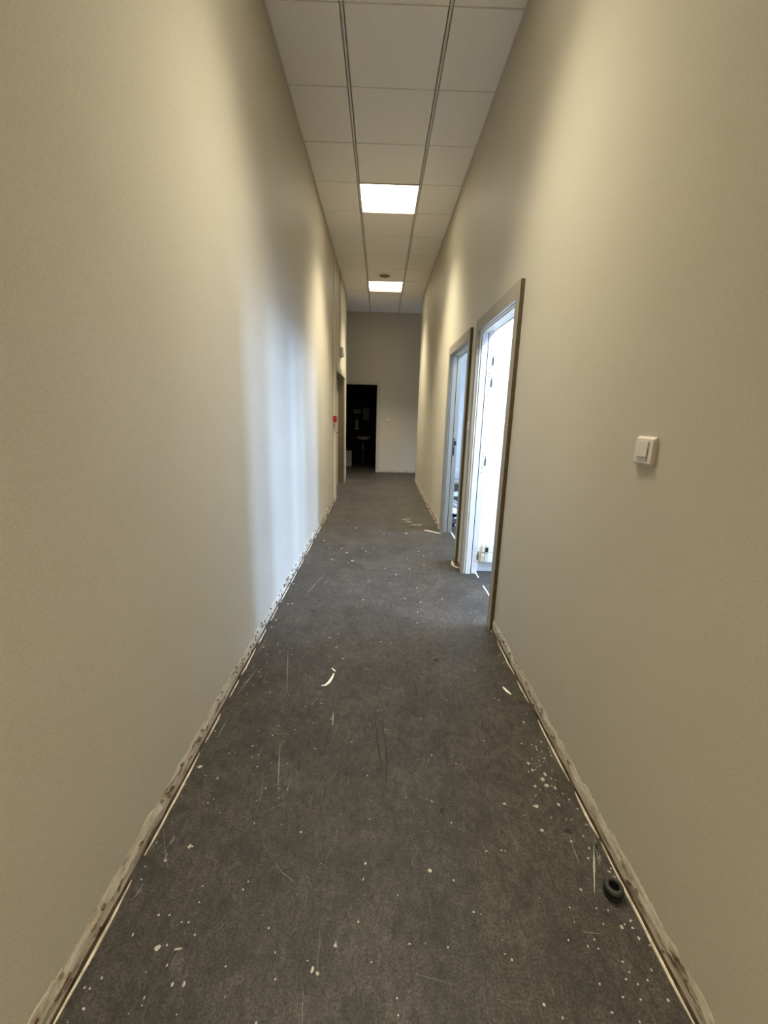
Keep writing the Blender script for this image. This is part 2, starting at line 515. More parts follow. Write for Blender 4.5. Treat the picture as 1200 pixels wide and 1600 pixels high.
SPOTS = [(0.704,2.118,0.0049),(0.581,1.749,0.0036),(0.598,1.736,0.0059),(0.698,1.643,0.004),(0.668,1.589,0.0061),(0.463,1.477,0.0041),(0.617,1.463,0.0041),(0.704,1.474,0.0042),(0.672,1.447,0.0051),(0.67,1.433,0.0041),(0.686,1.421,0.003),(0.719,1.421,0.0035),(0.739,1.422,0.0035),(0.738,1.396,0.006),(0.611,1.363,0.0078),(0.683,1.388,0.0049),(0.658,1.377,0.0034),(0.639,1.362,0.0024),(0.616,1.331,0.0062),(0.629,1.333,0.0029),(0.597,1.323,0.0038),(0.652,1.352,0.0034),(0.656,1.313,0.0076),(0.639,1.291,0.0088),(0.643,1.263,0.0096),(0.6,1.259,0.0059),(0.671,1.252,0.0068),(0.691,1.329,0.0033),(0.687,1.287,0.0028),(0.588,1.22,0.0031),(0.702,1.206,0.0044),(0.465,1.186,0.0056),(0.574,1.178,0.0091),(0.655,1.186,0.007),(0.715,1.17,0.0039),(0.561,1.091,0.0065),(0.72,1.113,0.0058),(0.611,1.137,0.0025),(0.659,1.13,0.0029),(0.676,1.13,0.0034),(0.689,1.073,0.0036),(0.633,1.387,0.0025),(0.673,1.37,0.0024),(0.638,1.345,0.0019),(0.683,1.374,0.002),(0.673,1.293,0.0019),(0.662,1.262,0.0032),(0.721,1.44,0.002),(0.721,1.114,0.0052),(0.689,1.074,0.0029),(0.69,1.035,0.0045),(0.672,1.004,0.0041),(0.607,0.916,0.0044),(0.716,0.966,0.0046),(0.724,0.95,0.0046),(0.742,0.908,0.0035),(0.707,0.841,0.0045),(0.675,0.827,0.0059),(0.704,0.825,0.0041),(0.706,0.803,0.0052),(0.738,0.81,0.0044),(0.726,0.788,0.0031),(0.739,0.78,0.0025),(0.636,0.754,0.0033),(0.641,0.734,0.0022),(0.677,0.719,0.0029),(0.649,0.712,0.0026),(0.557,0.712,0.0021),(0.588,0.799,0.0023),(0.564,0.785,0.002),(0.588,0.78,0.0023),(0.737,0.756,0.003),(0.74,0.719,0.0035),(0.639,0.685,0.0021),(0.6,0.689,0.0031),(0.703,0.684,0.0039),(0.559,0.663,0.003),(0.614,0.647,0.0025),(0.629,0.87,0.0021),(0.555,0.871,0.0021),(0.629,0.833,0.0018),(0.727,0.975,0.003),(0.723,0.926,0.0016),(0.687,0.833,0.0024),(0.699,0.738,0.0014),(0.625,0.721,0.0016),(-0.667,1.036,0.0029),(-0.56,1.026,0.0065),(-0.655,0.93,0.003),(-0.528,0.773,0.0079),(-0.458,0.705,0.0038),(-0.431,0.706,0.0049),(-0.467,0.874,0.0022),(-0.474,0.915,0.0023),(-0.677,0.758,0.0026),(-0.681,0.732,0.0025),(-0.447,0.801,0.0021),(-0.511,0.682,0.0016),(-0.658,0.698,0.0019),(-0.645,0.697,0.0016),(-0.475,0.828,0.0018),(-0.493,0.828,0.0015),(-0.614,0.983,0.0042),(-0.664,0.965,0.0024),(-0.655,1.323,0.0095),(-0.676,1.246,0.0037),(-0.567,1.389,0.0032),(-0.667,1.506,0.0038),(-0.674,1.572,0.0035),(-0.421,1.486,0.0038),(-0.486,1.428,0.0037),(-0.486,1.51,0.0029),(-0.41,1.543,0.003),(-0.502,1.762,0.0039),(-0.555,1.856,0.0035),(-0.581,2.003,0.0037),(-0.598,2.085,0.0045),(-0.537,2.114,0.0052),(-0.482,2.154,0.0039),(-0.426,2.23,0.0034),(-0.404,2.227,0.0034),(-0.572,2.209,0.004),(-0.642,2.16,0.0053),(-0.654,2.391,0.0072),(-0.648,2.481,0.0082),(-0.606,1.744,0.0033),(-0.585,1.682,0.0026),(-0.438,1.328,0.0035),(-0.472,1.373,0.0022),(-0.451,1.384,0.0027),(-0.368,1.452,0.0024),(-0.334,1.521,0.002),(-0.378,1.392,0.0032),(-0.328,1.343,0.0022),(-0.382,1.234,0.0021),(-0.245,1.691,0.0038),(-0.623,2.722,0.0081),(-0.572,4.252,0.0115),(-0.36,3.984,0.0122),(-0.298,3.869,0.0159),(-0.416,3.667,0.0125),(-0.266,3.586,0.0074),(-0.228,3.64,0.0138),(-0.265,4.781,0.0194),(-0.032,6.179,0.0166),(0.07,4.548,0.0093),(0.425,3.574,0.0087),(0.164,3.318,0.0104),(0.286,3.457,0.0097),(0.068,3.452,0.0072),(-0.065,3.166,0.0066),(0.11,3.139,0.0066),(0.321,2.795,0.007),(0.286,2.637,0.0066),(0.487,2.856,0.0071),(0.316,3.05,0.0065),(0.21,2.852,0.0061),(-0.096,2.815,0.0079),(0.268,2.484,0.0045),(-0.596,2.729,0.0086),(-0.657,3.082,0.0085),(-0.482,4.001,0.0081),(-0.153,4.024,0.0083),(-0.04,4.048,0.0083),(-0.117,3.925,0.0108),(0.409,3.961,0.0096),(0.447,3.827,0.0093),(0.287,3.739,0.0078),(0.327,4.602,0.0174),(0.635,4.349,0.0075),(-0.277,2.277,0.0065),(-0.229,2.326,0.005),(0.033,4.666,0.0079),(-0.372,5.118,0.012),(-0.177,2.059,0.006),(-0.256,2.078,0.004),(-0.226,2.173,0.0042),(-0.177,1.556,0.0028),(0.019,1.648,0.0033),(0.05,2.088,0.0036),(-0.044,1.969,0.0034),(0.05,1.53,0.0031),(-0.017,1.56,0.0028),(-0.018,1.294,0.0027),(0.235,1.395,0.004),(0.219,1.371,0.0032),(0.213,1.601,0.0028),(-0.264,1.564,0.0028),(-0.246,1.691,0.0034),(0.092,2.229,0.0049),(0.032,2.239,0.0054),(-0.015,0.981,0.0049),(-0.084,0.781,0.0048),(-0.135,0.734,0.0059),(-0.121,0.727,0.0052),(0.178,0.963,0.0065),(0.105,0.786,0.0028),(-0.262,0.817,0.0035),(-0.22,0.716,0.0026),(0.285,0.858,0.0037),(0.361,1.022,0.0034),(-0.028,0.833,0.0029),(-0.357,0.907,0.0031),(-0.553,1.026,0.005),(-0.226,1.075,0.0035),(0.203,0.78,0.0028),(0.359,0.756,0.0034),(0.069,0.684,0.0032),(0.408,0.675,0.0038)]

# ------------------------------------------------------------------ floor (with the dried paint on it)
bm = bmesh.new()
box(bm, (-3.2, Y0, -0.08), (XO + 0.2, 11.3, 0.0))


def blob(bm, x, y, r, mi, z=0.0007, n=9, irr=0.28):
    a0 = random.uniform(0, 6.28)
    ex = random.uniform(0.75, 1.25)
    vs = []
    for i in range(n):
        a = a0 + 2 * PI * i / n
        k = r * (1 + random.uniform(-irr, irr))
        vs.append((x + k * math.cos(a) * ex, y + k * math.sin(a) / ex))
    top = [bm.verts.new((p, q, z)) for p, q in vs]
    bot = [bm.verts.new((x + (p - x) * 1.12, y + (q - y) * 1.12, 0.00005)) for p, q in vs]
    bm.faces.new(top).material_index = mi
    for i in range(n):
        j = (i + 1) % n
        bm.faces.new((bot[i], bot[j], top[j], top[i])).material_index = mi


def streak(bm, pts, wd, mi, z=0.0004, wob=0.3):
    """thin tapering mark along a polyline, pressed on the floor"""
    P = [Vector((p[0], p[1], 0)) for p in pts]
    Q = []
    for a, b in zip(P, P[1:]):
        for k in range(8):
            Q.append(a.lerp(b, k / 8))
    Q.append(P[-1])
    prev = None
    n = len(Q) - 1
    for i, p in enumerate(Q):
        d = (Q[min(i + 1, n)] - Q[max(i - 1, 0)]).normalized()
        s = Vector((-d.y, d.x, 0)) * wd * (0.25 + math.sin(PI * i / n) * 0.75) * random.uniform(1 - wob, 1 + wob)
        c = (bm.verts.new((p + s) + Vector((0, 0, z))), bm.verts.new((p - s) + Vector((0, 0, z))))
        if prev:
            bm.faces.new((prev[0], prev[1], c[1], c[0])).material_index = mi
        prev = c


for x, y, r in SPOTS:
    blob(bm, x, y, max(r * 0.78, 0.0022), 1, 0.0007, 10 if r > 0.006 else 7)
rnd = random.Random(3)
for k in range(260):                      # small drips too fine to read one by one
    x = rnd.uniform(-0.66, 0.72)
    y = 0.6 + 7.8 * rnd.random() ** 1.5
    blob(bm, x, y, rnd.uniform(0.0012, 0.0028), 1, 0.0006, 6)
for k in range(60):
    blob(bm, rnd.choice((rnd.uniform(-0.66, -0.56), rnd.uniform(0.6, 0.72))), rnd.uniform(0.6, 5), rnd.uniform(0.0015, 0.004), 1, 0.0006, 6)
for q in [(0.705, 2.046, 0.729, 2.051), (0.71, 1.046, 0.642, 0.907), (-0.486, 0.77, -0.465, 0.773), (-0.183, 1.633, -0.178, 1.556)]:
    streak(bm, (q[:2], q[2:]), 0.0022, 1, 0.0006)
for q in [(0.723, 1.071, 0.705, 0.987), (0.723, 1.06, 0.697, 0.985), (0.640, 1.05, 0.637, 0.985), (-0.643, 0.92, -0.649, 0.878), (-0.618, 1.057, -0.625, 1.03), (-0.617, 1.005, -0.618, 0.979),
          (-0.641, 1.579, -0.643, 1.468), (-0.617, 1.952, -0.651, 1.743), (-0.63, 1.9, -0.655, 1.72), (-0.647, 2.3, -0.661, 2.065),
          (-0.456, 3.255, -0.532, 2.804), (-0.491, 2.111, -0.421, 1.759), (-0.38, 1.444, -0.334, 1.218), (-0.438, 3.291, -0.53, 2.901), (-0.387, 3.206, -0.42, 3.056)]:
    streak(bm, (q[:2], q[2:]), 0.0024, 3)
for q in [((0.038, 1.608), (0.057, 1.36), (0.048, 1.232)), ((-0.187, 1.544), (-0.196, 1.387)), ((0.003, 1.627), (0.02, 1.45), (0.044, 1.273)), ((0.2, 1.9), (0.21, 1.75))]:
    streak(bm, q, 0.0028, 2)
for k in range(80):
    x, y, a, ln = rnd.uniform(-0.6, 0.66), rnd.uniform(0.55, 6.5), rnd.uniform(0, PI), rnd.uniform(0.03, 0.16)
    streak(bm, ((x, y), (x + ln * math.cos(a) * 0.5 + rnd.uniform(-.01, .01), y + ln * math.sin(a) * 0.5), (x + ln * math.cos(a), y + ln * math.sin(a))), rnd.uniform(0.0004, 0.0009), 3 if rnd.random() < 0.6 else 2)
for x, y, r in ((0.339, 2.06, 0.018), (0.24, 1.155, 0.012), (-0.43, 2.62, 0.02), (0.645, 1.09, 0.016)):
    blob(bm, x, y, r * 0.7, 2, 0.0005, 14, 0.45)
me_floor = struct('floor', bm, [M_FLOOR, M_PAINT, M_DARK, M_SCUFF], 'worn dark grey floor covering spattered with dried paint drops', 'floor')

bm = bmesh.new()
box(bm, (XO + 0.3, -8, -0.3), (30, 20, -0.2))
struct('ground', bm, M_GROUND, 'pale paved ground outside the room windows', 'ground')

# ------------------------------------------------------------------ walls
T = 0.10
D1 = (2.475, 3.385, 1.955)               # clear openings right wall: y0, y1, top
D2 = (3.735, 4.69, 1.955)
D3 = (6.555, 8.045, 1.962)               # left wall
TH = H + 0.08


def cased(bm, x0, x1, ya, yb, opens):
    """wall slab between x0/x1 from ya to yb with door openings (y0, y1, top)"""
    y = ya
    for a, b, t in opens:
        box(bm, (x0, y, 0), (x1, a, TH))
        box(bm, (x0, a, t), (x1, b, TH))
        y = b
    box(bm, (x0, y, 0), (x1, yb, TH))


bm = bmesh.new()
cased(bm, R, R + T, Y0, YT, [D1, D2])
struct('wall_right', bm, M_WALL, 'greige right corridor wall with two open doorways and a near switch', 'wall')
bm = bmesh.new()
cased(bm, L - 0.22, L, Y0, YT, [D3])
struct('wall_left', bm, M_WALL, 'greige left corridor wall catching a bluish patch of daylight', 'wall')

EX0, EX1, EZ = -0.86, -0.085, 1.985      # end doorway
bm = bmesh.new()
box(bm, (-3.2, YE, 0), (EX0, YE + T, TH))
box(bm, (EX0, YE, EZ), (EX1, YE + T, TH))
box(bm, (EX1, YE, 0), (XP + 0.2, YE + T, TH))
struct('wall_end', bm, M_WALL, 'greige wall closing the far end of the corridor around the dark doorway', 'wall')
bm = bmesh.new()
box(bm, (L - 0.22, Y0 - 0.1, 0), (R + T, Y0, TH))
struct('wall_behind', bm, M_WALL, 'greige wall closing the corridor behind the viewpoint', 'wall')
bm = bmesh.new()
box(bm, (-3.2, YT, 0), (-3.1, YE, TH))
box(bm, (-3.2, YT - 0.1, 0), (L - 0.22, YT, TH))
struct('wall_passage_left', bm, M_WALL, 'greige walls of the cross passage turning off left', 'wall')


def window_wall(bm, x, ya, yb, top, wins, t=0.2):
    y = ya
    for a, b, za, zb in wins:
        box(bm, (x, y, 0), (x + t, a, top))
        box(bm, (x, a, 0), (x + t, b, za))
        box(bm, (x, a, zb), (x + t, b, top))
        y = b
    box(bm, (x, y, 0), (x + t, yb, top))


RH = 2.75
PY = 3.46                                # partition between the two side rooms
bm = bmesh.new()
window_wall(bm, XO, -0.6, 8.6, RH + 0.1, [WIN[2][1:], WIN[1][1:], WIN[3][1:]])
struct('wall_outer', bm, M_WHITE, 'white outer wall of the two side rooms, pierced by windows', 'wall')
bm = bmesh.new()
window_wall(bm, XP, YT, YE, TH, [WIN[4][1:]])
struct('wall_passage_right', bm, M_WALL, 'greige wall closing the cross passage on the right', 'wall')
bm = bmesh.new()
box(bm, (R + T, PY, 0), (XO, PY + 0.1, RH))
struct('wall_partition', bm, M_WHITE, 'brilliant white partition seen through the nearer open doorway', 'wall')
bm = bmesh.new()
box(bm, (R + T, -0.6, 0), (XO, -0.5, RH))
struct('wall_room_near', bm, M_WHITE, 'white near wall of the bright side room', 'wall')
bm = bmesh.new()
box(bm, (R + T, 8.45, 0), (XO, YT, TH))
struct('wall_room_far', bm, M_WHITE, 'pale far wall of the second side room', 'wall')
bm = bmesh.new()                          # white lining of the corridor wall, room side
cased(bm, R + T, R + T + 0.012, -0.5, PY, [(D1[0] - 0.005, D1[1] + 0.04, D1[2] + 0.03)])
box(bm, (R + T, PY + 0.1, 0), (R + T + 0.012, D2[0] - 0.005, RH))
box(bm, (R + T, D2[0] - 0.005, D2[2] + 0.03), (R + T + 0.012, D2[1] + 0.04, RH))
box(bm, (R + T, D2[1] + 0.04, 0), (R + T + 0.012, 8.45, RH))
struct('wall_room_lining', bm, M_WHITE, 'white room side of the right corridor wall', 'wall')
bm = bmesh.new()
box(bm, (R + T, -0.6, RH), (XO + 0.2, 8.45, RH + 0.08))
struct('ceiling_rooms', bm, M_WHITE, 'plain white ceiling of the two side rooms', 'ceiling')
# dark washroom behind the end doorway
WY = 11.1
bm = bmesh.new()
box(bm, (-1.7, WY, 0), (0.9, WY + 0.1, 2.6))
box(bm, (-1.8, YE + T, 0), (-1.7, WY + 0.1, 2.6))
box(bm, (0.8, YE + T, 0), (0.9, WY + 0.1, 2.6))
box(bm, (-1.7, YE + T, 0), (EX0, YE + T + 0.01, 2.6))
box(bm, (EX1, YE + T, 0), (0.8, YE + T + 0.01, 2.6))
box(bm, (EX0, YE + T, EZ), (EX1, YE + T + 0.01, 2.6))
struct('wall_washroom', bm, M_TILE, 'tiled walls coloured black for the darkness of the unlit washroom beyond the end doorway', 'wall')
bm = bmesh.new()
box(bm, (-1.8, YE + T, 2.6), (0.9, WY + 0.1, 2.68))
struct('ceiling_washroom', bm, M_TILE, 'ceiling coloured black for the darkness of the unlit washroom', 'ceiling')

# windows
for n, (x, ya, yb, za, zb) in WIN.items():
    r = thing('window_%d' % n, {1: 'narrow window of the nearer side room close to the partition', 2: 'narrow window of the nearer side room farther from the partition', 3: 'narrow window lighting the second side room', 4: 'small window at the right end of the cross passage'}[n], 'window', (x + 0.1, (ya + yb) / 2, za), None, 'structure')
    bm = bmesh.new()
    f = 0.05
    for a, b in (((ya, za), (yb, za + f)), ((ya, zb - f), (yb, zb)), ((ya, za + f), (ya + f, zb - f)), ((yb - f, za + f), (yb, zb - f))):
        box(bm, (x + 0.08, a[0], a[1]), (x + 0.14, b[0], b[1]))
    obj('window_frame', bm, M_PVC, r)
    bm = bmesh.new()
    box(bm, (x + 0.105, ya + f, za + f), (x + 0.111, yb - f, zb - f))
    obj('pane', bm, M_GLASS, r)

# ------------------------------------------------------------------ ceiling
LEDK = (-7, -2, 3, 8)
bm = bmesh.new()
cols = [(GX + 0.6 * k, GX + 0.6 * (k + 1)) for k in range(-6, 7)]
ZT = H + 0.022


def tile(bm, x0, x1, y0, y1):
    t = bmesh.new()
    box(t, (x0, y0, H), (x1, y1, H + 0.015))
    bmesh.ops.bevel(t, geom=[e for e in t.edges if all(v.co.z < H + 0.001 for v in e.verts)], offset=0.002, segments=1, affect='EDGES')
    join(bm, t)


gx, gy = 0.014, 0.0045
for j in range(-10, 13):
    ya, yb = GY + 0.6 * j, GY + 0.6 * (j + 1)
    for ci, (xa, xb) in enumerate(cols):
        mid = abs(xa - GX) < 0.01
        if mid and j in LEDK:
            continue
        for (X0, X1, YA, YB) in ((L, R, Y0, YT), (-3.1, XP, YT, YE)):
            a, b, c, d = max(xa + gx, X0 + 0.012), min(xb - gx, X1 - 0.012), max(ya + gy, YA + (0.004 if YA == Y0 else 0.0)), min(yb - gy, YB - (0.004 if YB == YE else 0.0))
            if b - a > 0.03 and d - c > 0.02:
                tile(bm, a, b, c, d)
ceil = struct('ceiling', bm, M_CEIL, 'suspended ceiling of grey square mineral tiles over the corridor', 'ceiling')
bm = bmesh.new()
box(bm, (L, Y0, ZT), (R, YT, ZT + 0.04))
box(bm, (-3.1, YT, ZT), (XP, YE, ZT + 0.04))
for k in range(2):
    x = GX + 0.6 * k
    box(bm, (x - 0.0065, Y0, H + 0.002), (x + 0.0065, YE, ZT))
for k in range(-10, 13):
    y = GY + 0.6 * k
    if Y0 < y < YE:
        box(bm, (L, y - 0.0045, H + 0.009), (R, y + 0.0045, ZT))
g = obj('ceiling_grid', bm, M_GRID, ceil)
g['kind'] = 'structure'
bm = bmesh.new()
for x, s in ((L, 1), (R, -1)):
    box(bm, (x, Y0, H + 0.006), (x + s * 0.010, YT, ZT))
obj('edge_angle', bm, M_GRID, ceil)

# ------------------------------------------------------------------ doorways


def doorway(n, label, ya, yb, top, x, case_m, lin_m, cw=0.066, ch=0.082):
    """open doorway in the right wall: casing towards the corridor, rebated lining, rubber seal"""
    root = thing('door_%d' % n, label, 'doorway', (x, (ya + yb) / 2, 0), None, 'structure')
    bm = bmesh.new()
    p = 0.024
    bbox(bm, (x - p, ya - cw, 0), (x, ya + 0.004, top + ch), 0.003)
    bbox(bm, (x - p, yb - 0.004, 0), (x, yb + cw, top + ch), 0.003)
    bbox(bm, (x - p, ya + 0.0045, top - 0.004), (x, yb - 0.0045, top + ch), 0.002)
    obj('door_casing', bm, case_m, root)
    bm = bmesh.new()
    box(bm, (x - p + 0.002, ya - cw - 0.0015, 0), (x, ya - cw + 0.001, top + ch - 0.002))  # outer sides of the casing coloured darker brown than its front
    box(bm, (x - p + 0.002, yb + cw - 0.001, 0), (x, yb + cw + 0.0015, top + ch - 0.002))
    obj('casing_edge', bm, M_EDGE, root)['label'] = 'darker brown outer edge of the casing'
    bm = bmesh.new()
    t1, t2 = 0.016, 0.004                 # thick stop in front, thinner rebate behind
    xs, xe = x + 0.056, x + 0.112
    for s, y in ((1, ya), (-1, yb)):
        bbox(bm, (x - 0.002, y, 0), (x + 0.010, y + s * 0.009, top - 0.009), 0.002)
        bbox(bm, (x + 0.012, y, 0), (xs, y + s * t1, top - t1), 0.002)
        bbox(bm, (xs + 0.008, y, 0), (xe, y + s * t2, top - t2), 0.0015)
    bbox(bm, (x - 0.002, ya, top - 0.009), (x + 0.010, yb, top), 0.002)
    bbox(bm, (x + 0.012, ya, top - t1), (xs, yb, top), 0.002)
    bbox(bm, (xs + 0.008, ya, top - t2), (xe - 0.02, yb, top), 0.0015)
    bbox(bm, (xe - 0.017, ya, top - 0.007), (xe, yb, top), 0.0015)
    obj('door_lining', bm, lin_m, root)
    bm = bmesh.new()
    for s, y in ((1, ya), (-1, yb)):
        box(bm, (xs + 0.0005, y, 0.0), (xs + 0.0078, y + s * 0.010, top - 0.01))
        box(bm, (x + 0.0102, y, 0), (x + 0.0118, y + s * 0.004, top - 0.004))
    box(bm, (xs + 0.0005, ya, top - 0.010), (xs + 0.0078, yb, top))
    box(bm, (x + 0.0102, ya, top - 0.004), (x + 0.0118, yb, top))
    obj('rubber_seal', bm, M_SEAL, root)
    return root


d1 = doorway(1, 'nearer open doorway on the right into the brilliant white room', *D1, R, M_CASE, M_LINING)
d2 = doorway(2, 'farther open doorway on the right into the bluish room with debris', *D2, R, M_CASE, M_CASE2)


def threshold(root, ya, yb, gaps):
    bm = bmesh.new()
    y = ya
    while y < yb:
        e = min(y + random.uniform(0.05, 0.12), yb)
        if not any(a < (y + e) / 2 < b for a, b in gaps):
            xo = random.uniform(-0.002, 0.002)
            w1 = random.uniform(0.008, 0.013)
            box(bm, (R + 0.104 + xo, y, 0.0), (R + 0.104 + xo + w1, e, 0.003))
        y = e
    obj('threshold_strip', bm, M_CHIP, root)


threshold(d1, D1[0], D1[1], [(2.55, 2.72), (3.12, 3.27)])
threshold(d2, D2[0], D2[1], [(3.8, 3.95)])


def hinge(root, x, y, z):
    bm = bmesh.new()
    lathe(bm, [(0, 0), (0.0075, 0.001), (0.0075, 0.052), (0, 0.053)], (x, y, z - 0.026), 'z', 12)
    lathe(bm, [(0, 0), (0.0032, 0.0), (0.0032, 0.022), (0, 0.024)], (x, y, z + 0.027), 'z', 8)
    h = obj('hinge', bm, M_METAL, root, 40)
    bm = bmesh.new()
    bbox(bm, (x - 0.034, y + 0.0015, z - 0.03), (x - 0.006, y + 0.0045, z + 0.03), 0.001, 1)
    obj('hinge_plate', bm, M_LINING, h)
    bm = bmesh.new()
    for dz in (-0.085, -0.045, 0.05, 0.075):
        lathe(bm, [(0, -0.001), (0.004, -0.001), (0.004, 0.002)], (x - 0.024, y + 0.003, z + dz), 'y', 10)
    obj('screw_hole', bm, M_DARK, h)


for z in (1.737, 1.575, 0.961, 0.155):
    hinge(d1, R + 0.112, D1[1] - 0.007, z)
# lock strike on the far jamb of the second doorway
bm = bmesh.new()
xs, y = R + 0.066, D2[1] - 0.004
bbox(bm, (xs, y - 0.003, 0.885), (xs + 0.024, y, 1.09), 0.001, 1)
sp = obj('strike_plate', bm, M_METAL, d2)
bm = bmesh.new()
bbox(bm, (xs + 0.006, y - 0.0045, 1.005), (xs + 0.034, y - 0.0025, 1.055), 0.001, 1)
bbox(bm, (xs + 0.005, y - 0.0045, 0.905), (xs + 0.017, y - 0.0025, 0.985), 0.001, 1)
lathe(bm, [(0, -0.004), (0.004, -0.004), (0.004, 0)], (xs + 0.012, y - 0.001, 1.075), 'y', 10)
obj('latch_opening', bm, M_BLACK, sp)

# end doorway: casing without a left side in view, lining
root = thing('door_3', 'open doorway at the far end giving onto the dark washroom', 'doorway', ((EX0 + EX1) / 2, YE, 0), None, 'structure')
bm = bmesh.new()
bbox(bm, (EX1 - 0.003, YE - 0.022, 0), (EX1 + 0.085, YE, EZ + 0.062), 0.004)
bbox(bm, (EX0 - 0.085, YE - 0.022, 0), (EX0 + 0.003, YE, EZ + 0.062), 0.004)
bbox(bm, (EX0 + 0.0035, YE - 0.022, EZ - 0.003), (EX1 - 0.0035, YE, EZ + 0.062), 0.002)
obj('door_casing', bm, M_CASE2, root)
bm = bmesh.new()
box(bm, (EX1 - 0.012, YE, 0), (EX1, YE + T, EZ))
box(bm, (EX0, YE, 0), (EX0 + 0.012, YE + T, EZ))
box(bm, (EX0 + 0.012, YE, EZ - 0.012), (EX1 - 0.012, YE + T, EZ))
obj('door_lining', bm, M_CASE, root)

# recessed double door in the left wall
root = thing('door_4', 'closed recessed beige double door in the left wall', 'door', (L, (D3[0] + D3[1]) / 2, 0), None, 'structure')
bm = bmesh.new()
p = 0.020
bbox(bm, (L, D3[0] - 0.07, 0), (L + p, D3[0] + 0.004, D3[2] + 0.08), 0.003)
bbox(bm, (L, D3[1] - 0.004, 0), (L + p, D3[1] + 0.075, D3[2] + 0.08), 0.003)
bbox(bm, (L, D3[0] + 0.0045, D3[2] - 0.004), (L + p, D3[1] - 0.0045, D3[2] + 0.08), 0.002)
obj('door_casing', bm, M_CASE2, root)
bm = bmesh.new()
box(bm, (L - 0.16, D3[0], 0), (L, D3[0] + 0.015, D3[2]))
box(bm, (L - 0.16, D3[1] - 0.015, 0), (L, D3[1], D3[2]))
box(bm, (L - 0.16, D3[0] + 0.015, D3[2] - 0.015), (L, D3[1] - 0.015, D3[2]))
obj('door_lining', bm, M_JAMB, root)
ym = (D3[0] + D3[1]) / 2
for a, b in ((D3[0] + 0.018, ym - 0.002), (ym + 0.002, D3[1] - 0.018)):
    bm = bmesh.new()
    bbox(bm, (L - 0.145, a, 0.008), (L - 0.105, b, D3[2] - 0.018), 0.002)
    lf = obj('door_leaf', bm, M_LEAF, root)
    if a < ym - 0.1:
        continue
    bm = bmesh.new()
    hx, hy, hz = L - 0.105, ym + 0.10, 1.0
    bbox(bm, (hx, hy - 0.019, hz - 0.10), (hx + 0.008, hy + 0.019, hz + 0.13), 0.003)
    lathe(bm, [(0, 0), (0.010, 0), (0.010, 0.045), (0, 0.047)], (hx + 0.006, hy, hz), 'x', 14)
    tube(bm, [(hx + 0.047, hy - 0.008, hz), (hx + 0.05, hy + 0.03, hz), (hx + 0.05, hy + 0.12, hz - 0.002), (hx + 0.042, hy + 0.13, hz - 0.002)], 0.009)
    obj('door_handle', bm, M_BLACK, lf, 40)


